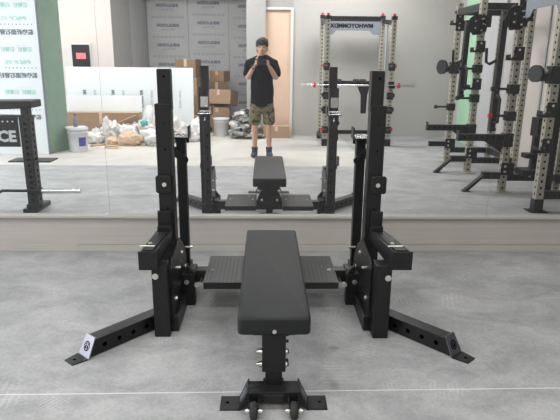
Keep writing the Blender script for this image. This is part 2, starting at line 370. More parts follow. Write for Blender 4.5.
# ------------------------------------------------------------------ main bench press rack
CX = .035
rk = thing('bench_press_rack', 'black steel bench press rack with two telescoping uprights and splayed feet standing around the bench', 'rack', (CX, 3.0, 0))
for sx in (-1, 1):
    X = lambda a: CX + sx*a
    def bx(bb, a0, a1, y0, y1, z0, z1, mi=0): return bb.box((X(a0), y0, z0), (X(a1), y1, z1), mi)
    # outer tube + base
    e_ = .005 if sx < 0 else -.005
    b = B(); bx(b, .538+e_, .622+e_, 2.93, 3.015, .02, 1.193)
    for z in (.95, .62): b.bolt((X(.58), 2.93, z), (0, -1, 0), .004, .002, 2)
    b.disc((X(.58), 2.93, 1.09), (0, -1, 0), .004, 2)
    up = b.build('upright', ['black', 'steel', 'hole'], rk, .004)
    b = B(); bx(b, .534+e_, .604+e_, 2.938, 3.008, 1.16, 1.37)
    bx(b, .536+e_, .602+e_, 2.94, 3.006, 1.37, 1.374, 1)
    b.disc((X(.572), 2.938, 1.335), (0, -1, 0), .006, 2)
    it = b.build('inner_tube', ['black', 'plastic', 'hole'], up, .003)
    # stainless wear plate on the back of the tube
    b = B(); bx(b, .545, .612, 3.016, 3.020, 1.02, 1.11); b.build('wear_plate', 'stainless', up)['label'] = 'stainless wear plate behind the bar rest'
    # bolt plate
    b = B(); c = (X(.594), 2.905, .76)
    pts = [(.043*cx_, .050*cz_) for cx_, cz_ in ((-1, -.8), (-.8, -1), (.8, -1), (1, -.8), (1, .8), (.8, 1), (-.8, 1), (-1, .8))]
    b.prism(pts, c, (1, 0, 0), (0, 0, 1), -.024); b.bolt((c[0]-.005*sx, c[1], c[2]), (0, -1, 0), .009, .008, 1)
    b.build('bolt_plate', ['black', 'steel'], up, .004)
    b = B().cyl((X(.624), 2.97, .90), (X(.665), 2.97, .90), .010, 0); b.cyl((X(.655), 2.97, .90), (X(.68), 2.97, .90), .018, 1)
    # bar rest post
    b = B(); bx(b, .510, .566, 3.205, 3.262, .19, .985)
    for z in (.3, .4, .5, .6, .7, .8): b.disc((X(.538), 3.262, z), (0, 1, 0), .009, 1)
    post = b.build('rest_post', ['black', 'hole'], rk, .004)
    b = B(); bx(b, .500, .580, 3.19, 3.275, .05, .19); bx(b, .495, .585, 3.185, 3.28, .0, .05); b.build('rest_post_base', 'black', rk, .003)
    # J-shaped bar rest on top of it
    b = B(); bx(b, .492, .612, 3.165, 3.295, .974, .982)                       # black tray
    bx(b, .500, .610, 3.168, 3.292, .982, .987, 1)                             # steel liner
    bx(b, .485, .492, 3.185, 3.275, .974, 1.046)                               # inner lip
    b.cyl((X(.505), 3.20, 1.00), (X(.60), 3.20, 1.00), .006, 1)
    b.tube([(X(.545), 3.262, .96), (X(.545), 3.30, .955), (X(.545), 3.31, .93)], .006, 1)
    bx(b, .604, .612, 3.01, 3.29, .974, .990)
    bx(b, .50, .585, 3.284, 3.296, .935, .974)
    b.build('bar_rest', ['black', 'stainless'], rk, .002)['label'] = 'stainless lined bar rest'
    # link plate with lever below the rest
    b = B()
    ang = math.atan2(-.055*1, -.06); d = Vector((-.74, 0, -.67)) if sx > 0 else Vector((.74, 0, -.67))
    n_ = Vector((d.z, 0, -d.x)); o_ = Vector((X(.583), 3.19, .905))
    pts = []
    for k in range(7): a = -PI/2 + PI*k/6; pts.append((.088+.024*math.cos(a), .024*math.sin(a)))
    for k in range(7): a = PI/2 + PI*k/6; pts.append((.024*math.cos(a), .024*math.sin(a)))
    b.prism(pts, o_, d, n_, .014); b.bolt(o_ + Vector((0, -.014 if d.cross(n_).y < 0 else 0, 0)), (0, -1, 0), .006, .006)
    b.cyl((X(.525), 3.17, .862), (X(.525), 3.205, .862), .011)
    b.build('lever', ['black', 'steel'], post, .002)
    b = B().cyl((X(.495), 3.19, .30), (X(.53), 3.19, .30), .007, 0); b.cyl((X(.487), 3.19, .30), (X(.497), 3.19, .30), .011, 0); b.build('adjusting_pin', 'steel', post)
    # front stub
    b = B(); bx(b, .537, .619, 2.60 if sx < 0 else 2.575, 2.675, 0, .412)
    b.bolt((X(.600), 2.60 if sx < 0 else 2.575, .345), (0, -1, 0), .012, .008)
    b.build('front_post', ['black', 'steel'], rk, .004)
    # side plates tying the posts together, base tube
    b = B(); bx(b, .500, .575, 2.66, 3.20, .0, .085); b.build('base_tube', 'black', rk, .004)
    b = B(); pts = [(2.66, .03), (3.03, .03), (3.22, .12), (3.22, .22), (3.08, .36), (2.95, .44), (2.70, .41), (2.66, .36)]
    b.prism(pts, (X(.524), 0, 0), (0, 1, 0), (0, 0, 1), .008*sx)
    for y, z in ((2.74, .16), (2.98, .34), (3.12, .2)): b.bolt((X(.524), y, z), (-sx, 0, 0), .011, .010)
    b.cyl((X(.498), 2.78, .325), (X(.53), 2.78, .325), .007, 1)
    b.build('side_plate', ['black', 'steel'], rk, .002)
    b = B(); bx(b, .452, .532, 2.985, 3.045, 0, .20); b.prism([(0, .0), (.05, .06), (.05, .0)], (X(.45), 2.99, .2), (sx, 0, 0), (0, 0, 1), .03*-sx)
    b.bolt((X(.50), 2.985, .15), (0, -1, 0)); b.build('bracket', ['black', 'steel'], rk, .003)
    # safety arm
    b = B()
    f0, f1, r0, r1 = (.582, .660, .560, .640) if sx < 0 else (.612, .702, .560, .632); yf, yr, zt = 2.545, 2.955, .498
    q = lambda z: [(X(f0), yf, z), (X(f1), yf, z), (X(r1), yr, z), (X(r0), yr, z)]
    b.hexa(q(zt-.012), q(zt))                                                   # top web
    b.hexa([(X(f0-.006), yf, .405), (X(f0+.004), yf, .405), (X(r0+.004), yr, .44), (X(r0-.006), yr, .44)],
           [(X(f0-.006), yf, zt+.004), (X(f0+.004), yf, zt+.004), (X(r0+.004), yr, zt+.004), (X(r0-.006), yr, zt+.004)])   # inner flange
    b.hexa([(X(f1-.01), yf, .45), (X(f1), yf, .45), (X(r1), yr, .45), (X(r1-.01), yr, .45)],
           [(X(f1-.01), yf, zt), (X(f1), yf, zt), (X(r1), yr, zt), (X(r1-.01), yr, zt)])
    b.box((X(f0-.012), yf-.008, .404), (X(f1+.006), yf, .502))                  # end plate
    b.box((X(r0), 2.908, .49), (X(r1-.004), 2.926, .608)); b.box((X(r0), 2.87, .49), (X(r1-.006), 2.908, .53))
    b.build('safety_arm', ['black', 'steel'], rk, .003)
    b = B(); q2 = lambda z: [(X(f0+.012), yf+.01, z), (X(f1-.012), yf+.01, z), (X(r1-.014), yr-.10, z), (X(r0+.012), yr-.10, z)]
    b.hexa(q2(zt), q2(zt+.008)); b.bolt((X(.63), 2.66, zt+.008), (0, 0, 1), .008, .004)
    b.cyl((X(.596), 2.61, zt+.009), (X(.672), 2.612, zt+.009), .004, 1)
    b.build('arm_liner', ['plastic', 'steel'], rk, .003)
    # splayed foot
    leg = B(); E0 = Vector((X(.62), 2.745, 0)); D_ = Vector((sx*.67, -.742, 0)).normalized(); S_ = Vector((-D_.y, D_.x, 0))
    P = Vector((X(.933), 2.402, 0)); w2 = .040; top = .088
    st = P - D_*.52
    lo = [st+S_*w2, st-S_*w2, P-S_*w2-D_*.006, P+S_*w2-D_*.006]; hi = [st+S_*w2, st-S_*w2, P-S_*w2-D_*.05, P+S_*w2-D_*.05]
    leg.hexa([p+Vector((0, 0, .004)) for p in lo], [p+Vector((0, 0, top)) for p in hi])
    for k in range(5):
        for s_ in (-1, 1): leg.disc(P - D_*(.10+.084*k) + S_*w2*s_ + Vector((0, 0, .046)), S_*s_, .0125, 1)
    lg = leg.build('leg', ['black', 'hole'], rk, .004)
    e2 = B(); wq = .048
    e2.hexa([P-S_*wq, P+S_*wq, P+S_*wq-D_*.006, P-S_*wq-D_*.006],
            [p+Vector((0, 0, .098)) for p in (P-S_*wq*.8-D_*.05, P+S_*wq*.8-D_*.05, P+S_*wq*.8-D_*.056, P-S_*wq*.8-D_*.056)])
    n3 = (D_*.098 + Vector((0, 0, .05))).normalized(); u3 = (Vector((0, 0, .098)) - D_*.05).normalized(); c3 = P - D_*.026 + Vector((0, 0, .05)) + n3*.0006
    F = lambda a, r: c3 + S_*r*math.cos(a)*1.0 + u3*r*math.sin(a)*1.05
    k = 20
    e2.add([F(2*PI*i/k, .024) for i in range(k)] + [F(2*PI*i/k, .018) for i in range(k)], [(i, (i+1) % k, k+(i+1) % k, k+i) for i in range(k)], 1)
    for sg in (-1, 1):
        e2.add([c3+S_*sg*.002+u3*-.016, c3+S_*sg*.013+u3*-.012, c3+S_*sg*.013+u3*.004, c3+S_*sg*.002+u3*.004], [(0, 1, 2, 3)], 1)
        e2.add([c3+S_*sg*.004+u3*.006, c3+S_*sg*.013+u3*.006, c3+S_*sg*.008+u3*.016, c3+S_*sg*.003+u3*.016], [(0, 1, 2, 3)], 1)
    ep = e2.build('end_plate', ['logo_steel', 'hole'], lg, fix=False); ep['label'] = 'bare metal end plate with a round black emblem'
    fp = B().hexa([P-S_*wq, P+S_*wq, P+S_*(wq-.012)+D_*.078, P-S_*(wq-.012)+D_*.078], [p+Vector((0, 0, .006)) for p in (P-S_*wq, P+S_*wq, P+S_*(wq-.012)+D_*.078, P-S_*(wq-.012)+D_*.078)])
    fp.disc(P+D_*.045+Vector((0, 0, .0062)), (0, 0, 1), .008, 1); fp.build('foot_plate', ['black', 'hole'], lg, .002)
# cross beam and spotter platforms
b = B().box((CX-.46, 3.075, .112), (CX+.46, 3.150, .188)); b.box((CX-.50, 3.06, .10), (CX-.455, 3.165, .20)); b.box((CX+.455, 3.06, .10), (CX+.50, 3.165, .20))
for sx in (-1, 1): b.cyl((CX+sx*.42, 2.99, .135), (CX+sx*.42, 3.075, .135), .008, 1); b.cyl((CX+sx*.44, 2.975, .135), (CX+sx*.44, 2.99, .135), .014, 1)
b.build('cross_beam', ['black', 'steel'], rk, .004)
for sx in (-1, 1):
    a0, a1 = sorted((CX+sx*.117, CX+sx*.390))
    b = B().box((a0, 2.885, .150), (a1, 3.325, .190))
    # chequer plate lozenges
    nx, ny = 11, 18
    for i in range(nx):
        for j in range(ny):
            cx_ = a0 + (i+.5)*(a1-a0)/nx; cy_ = 2.885 + (j+.5)*.44/ny; t = PI/4 if (i+j) % 2 else -PI/4
            u = Vector((math.cos(t), math.sin(t), 0)); v = Vector((-u.y, u.x, 0)); c_ = Vector((cx_, cy_, .190))
            b.add([c_+u*.010, c_+v*.003, c_-u*.010, c_-v*.003, c_+Vector((0, 0, .0018))], [(0, 1, 4), (1, 2, 4), (2, 3, 4), (3, 0, 4)], 0)
    for cx_ in (a0+.035, a1-.035):
        for cy_ in (3.08,): b.bolt((cx_, cy_, .190), (0, 0, 1), .008, .005)
    b.build('spotter_platform', ['tread', 'steel'], rk, .0)

# ------------------------------------------------------------------ the flat bench
BX = .038
bn = thing('flat_bench', 'flat weight bench with black vinyl pad, splayed front foot and two transport wheels', 'bench', (BX, 2.6, 0))
pad = bmesh.new(); bmesh.ops.create_cube(pad, size=1)
me = bpy.data.meshes.new('pad'); bmesh.ops.scale(pad, vec=(.302, 1.20, .078), verts=pad.verts)
bmesh.ops.bevel(pad, geom=[e for e in pad.edges if abs(e.verts[0].co.z-e.verts[1].co.z) > .01], offset=.022, segments=4, affect='EDGES', profile=.5)
pad.to_mesh(me); pad.free(); me.materials.append(M['vinyl'])
po = bpy.data.objects.new('pad', me); C.objects.link(po); po.parent = bn; po.location = (0, 0, .371)
md = po.modifiers.new('edge', 'BEVEL'); md.width = .011; md.segments = 4; md.limit_method = 'ANGLE'; md.angle_limit = math.radians(40)
for p in me.polygons: p.use_smooth = True
b = B(); b.cyl((BX+.001, 2.0, .352), (BX+.001, 1.993, .352), .0085, 0, 16); b.build('pad_badge', 'steel', bn)['label'] = 'small round metal badge on the end of the pad'
b = B().box((BX-.036, 2.03, .06), (BX+.036, 2.11, .335)); b.build('front_leg', 'black', bn, .004)
b = B().box((BX-.050, 2.02, .150), (BX+.050, 2.12, .333))
b.box((BX-.09, 2.02, .322), (BX+.09, 2.15, .333))
for z in (.225, .165):
    for sx in (-1, 1): b.cyl((BX+sx*.05, 2.06, z), (BX+sx*(.062 if sx < 0 else .058), 2.06, z), .015, 1, 6); b.cyl((BX+sx*.058, 2.06, z), (BX+sx*(.074 if sx < 0 else .064), 2.06, z), .009, 1 if sx < 0 else 2)
for z in (.31, .28, .19): b.cyl((BX+.05, 2.05, z), (BX+.062, 2.05, z), .007, 2, 8)
b.build('leg_sleeve', ['black', 'steel', 'plastic'], bn, .003)
b = B().box((BX-.036, 2.07, .262), (BX+.036, 3.12, .331)); b.build('spine', 'black', bn, .004)
b = B().box((BX-.11, 1.972, .034), (BX+.11, 2.062, .083)); b.box((BX-.045, 1.965, .04), (BX+.045, 2.10, .075)); b.build('foot_beam', 'black', bn, .004)
for sx in (-1, 1):
    g = B(); Xb = lambda a: BX + sx*a
    g.hexa([(Xb(.150), 1.967, 0), (Xb(.144), 1.967, 0), (Xb(.144), 2.066, 0), (Xb(.150), 2.066, 0)],
           [(Xb(.110), 1.967, .090), (Xb(.104), 1.967, .090), (Xb(.104), 2.066, .090), (Xb(.110), 2.066, .090)])
    g.hexa([(Xb(.144), 1.967, 0), (Xb(.11), 1.967, .03), (Xb(.11), 1.973, .03), (Xb(.144), 1.973, 0)], [(Xb(.108), 1.967, .084), (Xb(.09), 1.967, .084), (Xb(.09), 1.973, .084), (Xb(.108), 1.973, .084)])
    n3 = Vector((sx*.090, 0, .040)).normalized(); u3 = Vector((-sx*.040, 0, .090)).normalized()
    for q in range(4):
        c3 = Vector((Xb(.130), 2.017, .045)) + u3*(q-1.5)*.015 + n3*.0012
        g.add([c3+Vector((0, -.02, 0))-u3*.005, c3+Vector((0, .02, 0))-u3*.005, c3+Vector((0, .014, 0))+u3*.005, c3+Vector((0, -.014, 0))+u3*.005], [(0, 1, 2, 3)], 1)
    gp = g.build('end_plate', ['black', 'grey_plate'], bn, fix=False)
    f = B().box((Xb(.146), 1.967, 0), (Xb(.228), 2.066, .006)); f.disc((Xb(.197), 2.017, .0062), (0, 0, 1), .008, 1); f.build('foot_plate', ['black', 'hole'], bn, .0025)
    wx = Xb(.083)
    wm = B().lathe((wx-.016, 1.915, .037), [(.0, 0), (.026, 0), (.033, .003), (.037, .009), (.037, .023), (.033, .029), (.026, .032), (0, .032)], 0, 28, (1, 0, 0))
    wm.lathe((wx-.0175, 1.915, .037), [(0, 0), (.014, 0), (.014, .035), (0, .035)], 1, 20, (1, 0, 0))
    wo = wm.build('wheel', ['rubber', 'plastic'], bn)
    B().cyl((wx-.036, 1.915, .037), (wx+.036, 1.915, .037), .006, 0).cyl((wx-.032, 1.915, .037), (wx-.022, 1.915, .037), .011, 0, 6).cyl((wx+.022, 1.915, .037), (wx+.032, 1.915, .037), .011, 0, 6).build('axle', 'steel', wo)
    B().box((wx-.022, 1.915, .03), (wx-.018, 1.975, .07)).box((wx+.018, 1.915, .03), (wx+.022, 1.975, .07)).box((wx-.021, 1.967, .04), (wx+.021, 1.976, .07)).build('wheel_bracket', 'black', bn)
# rear support with round plate and tubular handle
b = B().box((BX-.03, 3.06, .05), (BX+.03, 3.12, .335)); b.build('rear_leg', 'black', bn, .004)
pts = [(.115*math.cos(PI*k/14), .06+.16*math.sin(PI*k/14)) for k in range(15)]
b = B().prism(pts, (BX, 3.13, .10), (1, 0, 0), (0, 0, 1), -.008)
for sx in (-1, 1): b.bolt((BX+sx*.07, 3.138, .2), (0, 1, 0), .008, .01)
b.build('rear_plate', ['black', 'steel'], bn, .002)
lp = [(BX+.10*math.cos(a)+math.copysign(.012, math.cos(a)), 3.13+.055*math.sin(a), .045) for a in [2*PI*k/28+.01 for k in range(28)]]
B().tube(lp, .017, 0, 10, True).box((BX-.10, 3.08, .0), (BX-.06, 3.17, .045)).box((BX+.06, 3.08, .0), (BX+.10, 3.17, .045)).box((BX-.1, 3.09, .035), (BX+.1, 3.12, .055)).build('rear_foot', 'black2', bn)

# ------------------------------------------------------------------ helpers for the other racks
def perf(bb, x, y, z0, z1, w_=.075, mi=0, hole=1, step=.065, faces=((0, 1), (-1, 0), (1, 0), (0, -1)), r=.013):
    bb.box((x-w_/2, y-w_/2, z0), (x+w_/2, y+w_/2, z1), mi)
    z = z0+.05
    while z < z1-.02:
        for fx, fy in faces: bb.disc((x+fx*w_/2, y+fy*w_/2, z), (fx, fy, 0), r, hole, 8)
        z += step
    return bb

# ------------------------------------------------------------------ sand-coloured power rack with banner
cr = thing('power_rack', 'sand-coloured power rack with grey name banner and red caps against the plain grey wall', 'power rack', (1.61, -2.0, 0))
NX = (1.03, 2.13); NY = (-1.5, -2.45)
for x in NX:
    for y in NY:
        z1 = 2.12 if y == NY[0] else 2.2
        p_ = perf(B(), x, y, .0, z1).build('post', ['beige', 'hole'], cr)
        B().box((x-.042, y-.042, z1-.03), (x+.042, y+.042, z1+.03), 0).box((x-.02, y-.043, z1+.03), (x+.02, y+.02, z1+.07), 1).build('post_cap', ['plastic', 'red'], p_)
        B().box((x-.05, y-.05, 0), (x+.05, y+.05, .12)).build('base_shoe', 'black', p_)
    B().beam((x, NY[0]-.04, 2.05), (x, NY[1]+.04, 2.13), .06, .07).build('top_side_beam', 'black', cr)
    B().beam((x, NY[0]-.04, .12), (x, NY[1]+.04, .12), .06, .07).build('bottom_side_beam', 'black', cr)
    B().cyl((x, -2.02, .1), (x, -2.02, 2.05), .02).build('guide_rod', 'rod', cr)
b = B().beam((1.07, NY[1], 2.17), (2.09, NY[1], 2.17), .07, .09)
for k in range(16): b.disc((1.14+.063*k, NY[1]+.035, 2.17), (0, 1, 0), .012, 1, 8)
b.build('top_beam', ['black', 'hole'], cr)
B().beam((1.07, NY[1], .12), (2.09, NY[1], .12), .07, .07).build('bottom_beam', 'black', cr)
bw = 1.02; pts = [(-.50, 0), (-.50, -.23), (-.37, -.23), (-.30, -.16), (.30, -.16), (.37, -.23), (.50, -.23), (.50, 0)]
b = B().prism(pts, (1.585, NY[1]+.04, 2.125), (1, 0, 0), (0, 0, 1), -.006)
b.text('MWHOYOMMDX', (1.56, NY[1]+.0475, 2.045), (-1, 0, 0), (0, 0, 1), .10, 1, bold=.005)
b.build('banner', ['grey_plate', 'hole'], cr)['label'] = 'grey notched banner plate with dark lettering'
for x in NX:
    for z, rr in ((1.34, .07), (.86, .05), (.28, .05), (.62, .04)):
        sgn = 1 if x > 1.5 else -1
        b = B().cyl((x-.02, NY[0]+.05, z), (x+.02, NY[0]+.09, z), rr*.6, 0, 10); b.box((x-.05, NY[0]-.05, z-.06), (x+.05, NY[0]+.05, z+.06), 0)
        b.box((x-.03+.05*sgn, NY[0]+.03, z-.02), (x+.02+.05*sgn, NY[0]+.06, z+.04), 1 if z in (1.34, .28) else 0)
        b.build('pin_carriage', ['plastic', 'red'], cr)
    # spotter arms hanging black pads
    b = B().box((x-.05, NY[0]+.045, 1.02), (x+.05, NY[0]+.06, 1.10)); b.box((x-.05, NY[0]+.045, .99), (x+.05, NY[0]+.14, 1.02)); b.box((x-.05, NY[0]+.12, .99), (x+.05, NY[0]+.14, 1.04)); b.build('bar_cup', 'plastic', cr)
bl = thing('barbell', 'long steel barbell with red collars resting in the banner rack', 'barbell', (1.5, NY[0]+.10, 1.035))
B().cyl((.85, NY[0]+.1, 1.036), (2.25, NY[0]+.1, 1.036), .015).build('shaft', 'chrome', bl)
for s_, e_ in ((.80, .56), (2.23, 2.52)): B().cyl((s_, NY[0]+.1, 1.036), (e_, NY[0]+.1, 1.036), .025).build('sleeve', 'chrome', bl)
for x in (.82, 2.245): B().cyl((x-.02, NY[0]+.1, 1.036), (x+.02, NY[0]+.1, 1.036), .045).build('collar', 'red', bl)
# roller attachment between the posts
b = B().beam((1.12, -2.0, 1.06), (1.95, -2.0, 1.06), .05, .06)
for x in (1.14, 1.3, 1.62, 1.74, 1.93): b.cyl((x-.05, -2.0, 1.06), (x+.05, -2.0, 1.06), .062)
b.prism([(0, 0), (.24, 0), (.20, -.2), (.19, -.52), (.10, -.52), (.09, -.2)], (1.62, -1.98, 1.04), (1, 0, 0), (0, 0, 1), -.05)
b.build('roller_attachment', 'black2', cr)

# ------------------------------------------------------------------ two half racks along the right wall
def half_rack(name, label, ya, yb, x0=2.70, x1=3.32):
    t = thing(name, label, 'power rack', ((x0+x1)/2, (ya+yb)/2, 0), None)
    for y in (ya, yb):
        for x in (x0, x1):
            p_ = perf(B(), x, y, 0.0, 2.22 if x == x0 else 2.16).build('post', ['beige', 'hole'], t)
            if x == x0: B().box((x-.045, y-.045, 0), (x+.045, y+.045, .13 if y > 2.5 else .012)).box((x-.09, y-.08, 0), (x+.09, y+.08, .008)).build('base_shoe', 'beige' if y < 2.5 else 'black', p_, .003)
        B().beam((x0+.04, y, 2.10), (x1-.04, y, 2.10), .06, .08).build('top_side_beam', 'black', t)
        bb = B().beam((x0+.04, y, .17), (x1-.04, y, .17), .07, .075)
        for k in range(8): bb.disc((x0+.08+.065*k, y+.035, .17), (0, 1, 0), .011, 1, 8)
        bb.build('bottom_side_beam', ['black', 'hole'], t)
    B().beam((x0, ya+.04, 2.10), (x0, yb-.04, 2.10), .07, .08, up=(0, 0, 1)).cyl((x0-.04, ya, 2.1), (x0-.06, ya, 2.1), .02).build('top_beam', 'black', t)
    B().beam((x1, ya+.04, 2.10), (x1, yb-.04, 2.10), .07, .08).build('top_beam', 'black', t)
    B().beam((x1, ya+.04, .17), (x1, yb-.04, .17), .07, .08).build('bottom_beam', 'black', t)
    return t
def cranked_foot(t, y, x0=2.70):
    b = B(); b.beam((x0+.0, y, .19), (x0-.24, y, .19), .07, .075)
    b.hexa([(x0-.24, y-.035, .155), (x0-.24, y+.035, .155), (x0-.40, y+.035, .0), (x0-.40, y-.035, .0)], [(x0-.20, y-.035, .227), (x0-.20, y+.035, .227), (x0-.44, y+.035, .012), (x0-.44, y-.035, .012)])
    b.box((x0-.45, y-.04, 0), (x0-.36, y+.04, .01)); b.build('foot', 'black', t, .003)
def spotter(t, y, z, ln=.55, x0=2.70):
    b = B(); b.beam((x0+.05, y, z), (x0-ln, y, z), .065, .075); b.box((x0-ln-.012, y-.04, z-.04), (x0-ln, y+.04, z+.075))
    b.box((x0-.05, y-.055, z-.10), (x0+.05, y+.055, z+.05)); b.prism([(0, 0), (-.22, 0), (0, -.14)], (x0-.04, y-.02, z-.035), (1, 0, 0), (0, 0, 1), .03)
    for k in range(7): b.disc((x0-.1-.065*k, y+.0325, z), (0, 1, 0), .011, 1, 8)
    b.build('spotter_arm', ['black', 'hole'], t, .003)
def jammer(t, y, zt, zb, x0=2.70):
    xx = x0-.02; yy = y-.10
    g = B(); pts = [(.125*math.cos(2*PI*k/10), .125*math.sin(2*PI*k/10)) for k in range(10)]
    for dx in (-.06, .05): g.prism(pts, (xx+dx, y-.04, zt), (0, 1, 0), (0, 0, 1), .012)
    g.prism(pts, (xx-.05, y+.05, zt), (1, 0, 0), (0, 0, 1), .012)
    for k in range(5): g.bolt((xx+.03*math.cos(k*1.26)*2.4-.02, y+.052, zt+.07*math.sin(k*1.26)), (0, 1, 0), .008, .008)
    g.cyl((xx-.05, y-.02, zt), (xx-.16, y-.02, zt), .022); g.build('pivot_plate', ['black2', 'steel'], t)
    a = B(); a.beam((xx-.12, yy, zt+.06), (xx-.13, yy, zb), .06, .075, up=(0, 1, 0)); a.box((xx-.16, yy-.04, zb-.04), (xx-.09, yy+.04, zb))
    ab = a.build('lever_arm', 'black', t, .003)
    h = B().tube([(xx-.13, yy+.05, zb+.06), (xx-.13, yy+.15, zb+.07), (xx-.13, yy+.15, zb+.32), (xx-.13, yy+.09, zb+.36), (xx-.13, yy+.03, zb+.33)], .015)
    h.build('handle', 'plastic', ab)
    h2 = B().tube([(xx-.13, yy-.02, zt-.42), (xx-.22, yy-.02, zt-.47), (xx-.26, yy-.02, zt-.45), (xx-.27, yy-.02, zt-.30)], .016); h2.build('hook', 'plastic', ab)
r1 = half_rack('power_rack', 'sand-coloured half rack with two black lever arms beside the mint strip', -.03, .84)
r2 = half_rack('power_rack', 'sand-coloured half rack with grey banner beside the cream door', 1.93, 2.77)
cranked_foot(r1, .84); cranked_foot(r2, 1.93); 
spotter(r1, .84, .60, .58); spotter(r2, 1.93, .62, .55); 
B().beam((2.66, -.03, .26), (2.42, -.03, .26), .065, .07).build('spotter_arm', 'black', r1, .003)
jammer(r1, .84, 1.88, 1.02); jammer(r2, 1.93, 1.88, .72)
# plate-shaped pulley wheels on stalks
for t, y, z in ((r1, -.03, 1.36), (r2, 2.77, 1.33)):
    b = B().cyl((2.66, y, z), (2.53, y-.02, z), .022); b.cyl((2.548, y-.03, z), (2.515, y-.015, z), .10 if y < 1 else .078, 0, 28); b.cyl((2.60, y-.05, z-.03), (2.65, y+.05, z-.01), .045, 0, 8); b.bolt((2.60, y+.03, z+.03), (0, 1, 0), .01, .01, 1)
    b.box((2.64, y-.055, z-.09), (2.76, y+.055, z+.07)); b.build('pulley', ['plastic', 'steel'], t)
# storage pegs and knobs
for t, y, z in ((r1, .84, .98), (r1, -.03, .80), (r2, 1.93, 1.15), (r2, 1.93, .86), (r1, .84, 1.35)):
    b = B().cyl((2.66, y, z), (2.48, y, z), .014, 0).cyl((2.50, y, z), (2.46, y, z), .026, 1 if z in (.86,) else 0).box((2.65, y-.05, z-.05), (2.75, y+.05, z+.05), 0); b.build('peg', ['plastic', 'red'], t)
for t, y, z in ((r1, .84, 1.62), (r1, -.03, 2.0), (r2, 1.93, 1.52), (r2, 2.77, 1.0), (r2, 2.77, .66), (r1, .84, 1.16), (r2, 1.93, 2.02)):
    b = B().box((2.645, y+.04, z-.07), (2.755, y+.052, z+.07)).box((2.60, y-.05, z-.07), (2.66, y+.052, z-.045)).box((2.60, y-.05, z-.07), (2.612, y+.052, z-.01)); b.bolt((2.70, y+.052, z+.04), (0, 1, 0), .010, .008); b.cyl((2.66, y+.052, z-.02), (2.66, y+.10, z-.02), .010, 0)
    b.build('bar_cup', ['plastic', 'steel'], t, .002)
for t, y in ((r1, -.03), (r1, .84), (r2, 1.93)):
    for z in (.30, 1.95): B().box((2.655, y+.038, z-.10), (2.80, y+.046, z+.04)).bolt((2.70, y+.046, z), (0, 1, 0), .011, .008, 1).bolt((2.70, y+.046, z-.06), (0, 1, 0), .011, .008, 1).build('gusset_plate', ['black', 'steel'], t)
pts = [(-.38, 0), (-.38, -.2), (-.28, -.2), (-.22, -.13), (.22, -.13), (.28, -.2), (.38, -.2), (.38, 0)]
b = B().prism(pts, (2.655, 2.50, 2.07), (0, 1, 0), (0, 0, 1), -.006); b.build('banner', ['grey_plate', 'hole'], r2)
b = B().cyl((2.95, 2.06, .2), (2.95, 2.06, 2.12), .012, 0); b.build('guide_rod', 'rod', r2)
b = B().box((2.98, 2.17, .0), (3.09, 2.28, 2.14)); b.build('weight_column', 'black2', r2)
b = B().box((2.91, 2.02, .66), (2.99, 2.18, .86)).box((2.92, 2.06, .28), (2.98, 2.12, .68)).box((2.84, 2.02, .42), (2.98, 2.14, .47)).box((2.80, 2.0, .24), (3.02, 2.2, .30)); b.build('cable_carriage', 'plastic', r2)
# third unit nearest the mirror, between the racks: storage uprights
b = B()
# right wall features
struct(B().box((RX-.03, -2.35, 0), (RX, -1.62, 3.0)).build('trim_4', 'mint'))
o = B().box((RX-.045, -1.50, .05), (RX-.012, -.62, 2.7)); 
for z in (.4, .9, 1.4, 1.9, 2.4):
    for y in (-1.35, -.8): o.disc((RX-.045, y, z), (-1, 0, 0), .02, 1)
tag(o.build('insulation_board', ['foil', 'print_grey'], fix=False), 'grey insulation board fixed to the wall behind the half rack with lever arms', 'insulation board')
d2 = struct(B().box((RX-.04, .0, .0), (RX, 1.05, 2.3)).build('door_2', 'wall_beige'))
B().box((RX-.07, .06, .95), (RX-.04, .10, 1.12)).build('door_handle', 'steel', d2)
B().box((RX-.05, -.07, 0), (RX, 0, 2.37)).box((RX-.05, 1.05, 0), (RX, 1.12, 2.37)).box((RX-.05, 0, 2.3), (RX, 1.05, 2.37)).build('door_frame', 'frame_white', d2)

# ------------------------------------------------------------------ black machine at the left
lm = thing('weight_machine', 'black perforated steel weight machine with cut-out lettering and a padded top', 'exercise machine', (-2.3, 2.75, 0))
perf(B(), -2.235, 2.75, .0, .895, .10, step=.056, r=.016).build('post', ['black', 'hole'], lm)
perf(B(), -3.1, 2.75, .0, .895, .10, step=.056).build('post', ['black', 'hole'], lm)
B().box((-2.30, 2.55, 0), (-2.17, 2.9, .04)).box((-2.27, 2.80, .04), (-2.12, 2.88, .08)).build('base_foot', 'black', lm, .003)
B().box((-3.14, 2.70, .895), (-2.17, 2.80, .908)).build('top_rail', 'black', lm, .002)
b = B().box((-3.06, 2.80, .62), (-2.29, 2.808, .895)); b.text('CE', (-2.322, 2.8095, .713), (1, 0, 0), (0, 0, 1), .14, 1, align='RIGHT', bold=.006)
for k in range(5): b.disc((-2.34-.045*k, 2.808, .855), (0, 1, 0), .008, 1, 8)
b.build('name_plate', ['black', 'white'], lm)['label'] = 'black plate with white cut-out letters'
b = B().hexa([(-3.1, 2.55, .935), (-2.16, 2.55, .975), (-2.16, 2.80, .975), (-3.1, 2.80, .935)], [(-3.1, 2.55, 1.03), (-2.16, 2.55, 1.045), (-2.16, 2.80, 1.045), (-3.1, 2.80, 1.03)]); b.build('pad', 'vinyl', lm, .012, 3)
B().box((-2.27, 2.70, .905), (-2.20, 2.78, .98)).build('pad_bracket', 'black', lm)
B().box((-3.0, 2.70, .905), (-2.9, 2.78, .96)).build('pad_bracket', 'black', lm)
B().box((-2.41, 2.64, .478), (-2.02, 2.84, .490)).build('shelf', 'black', lm)
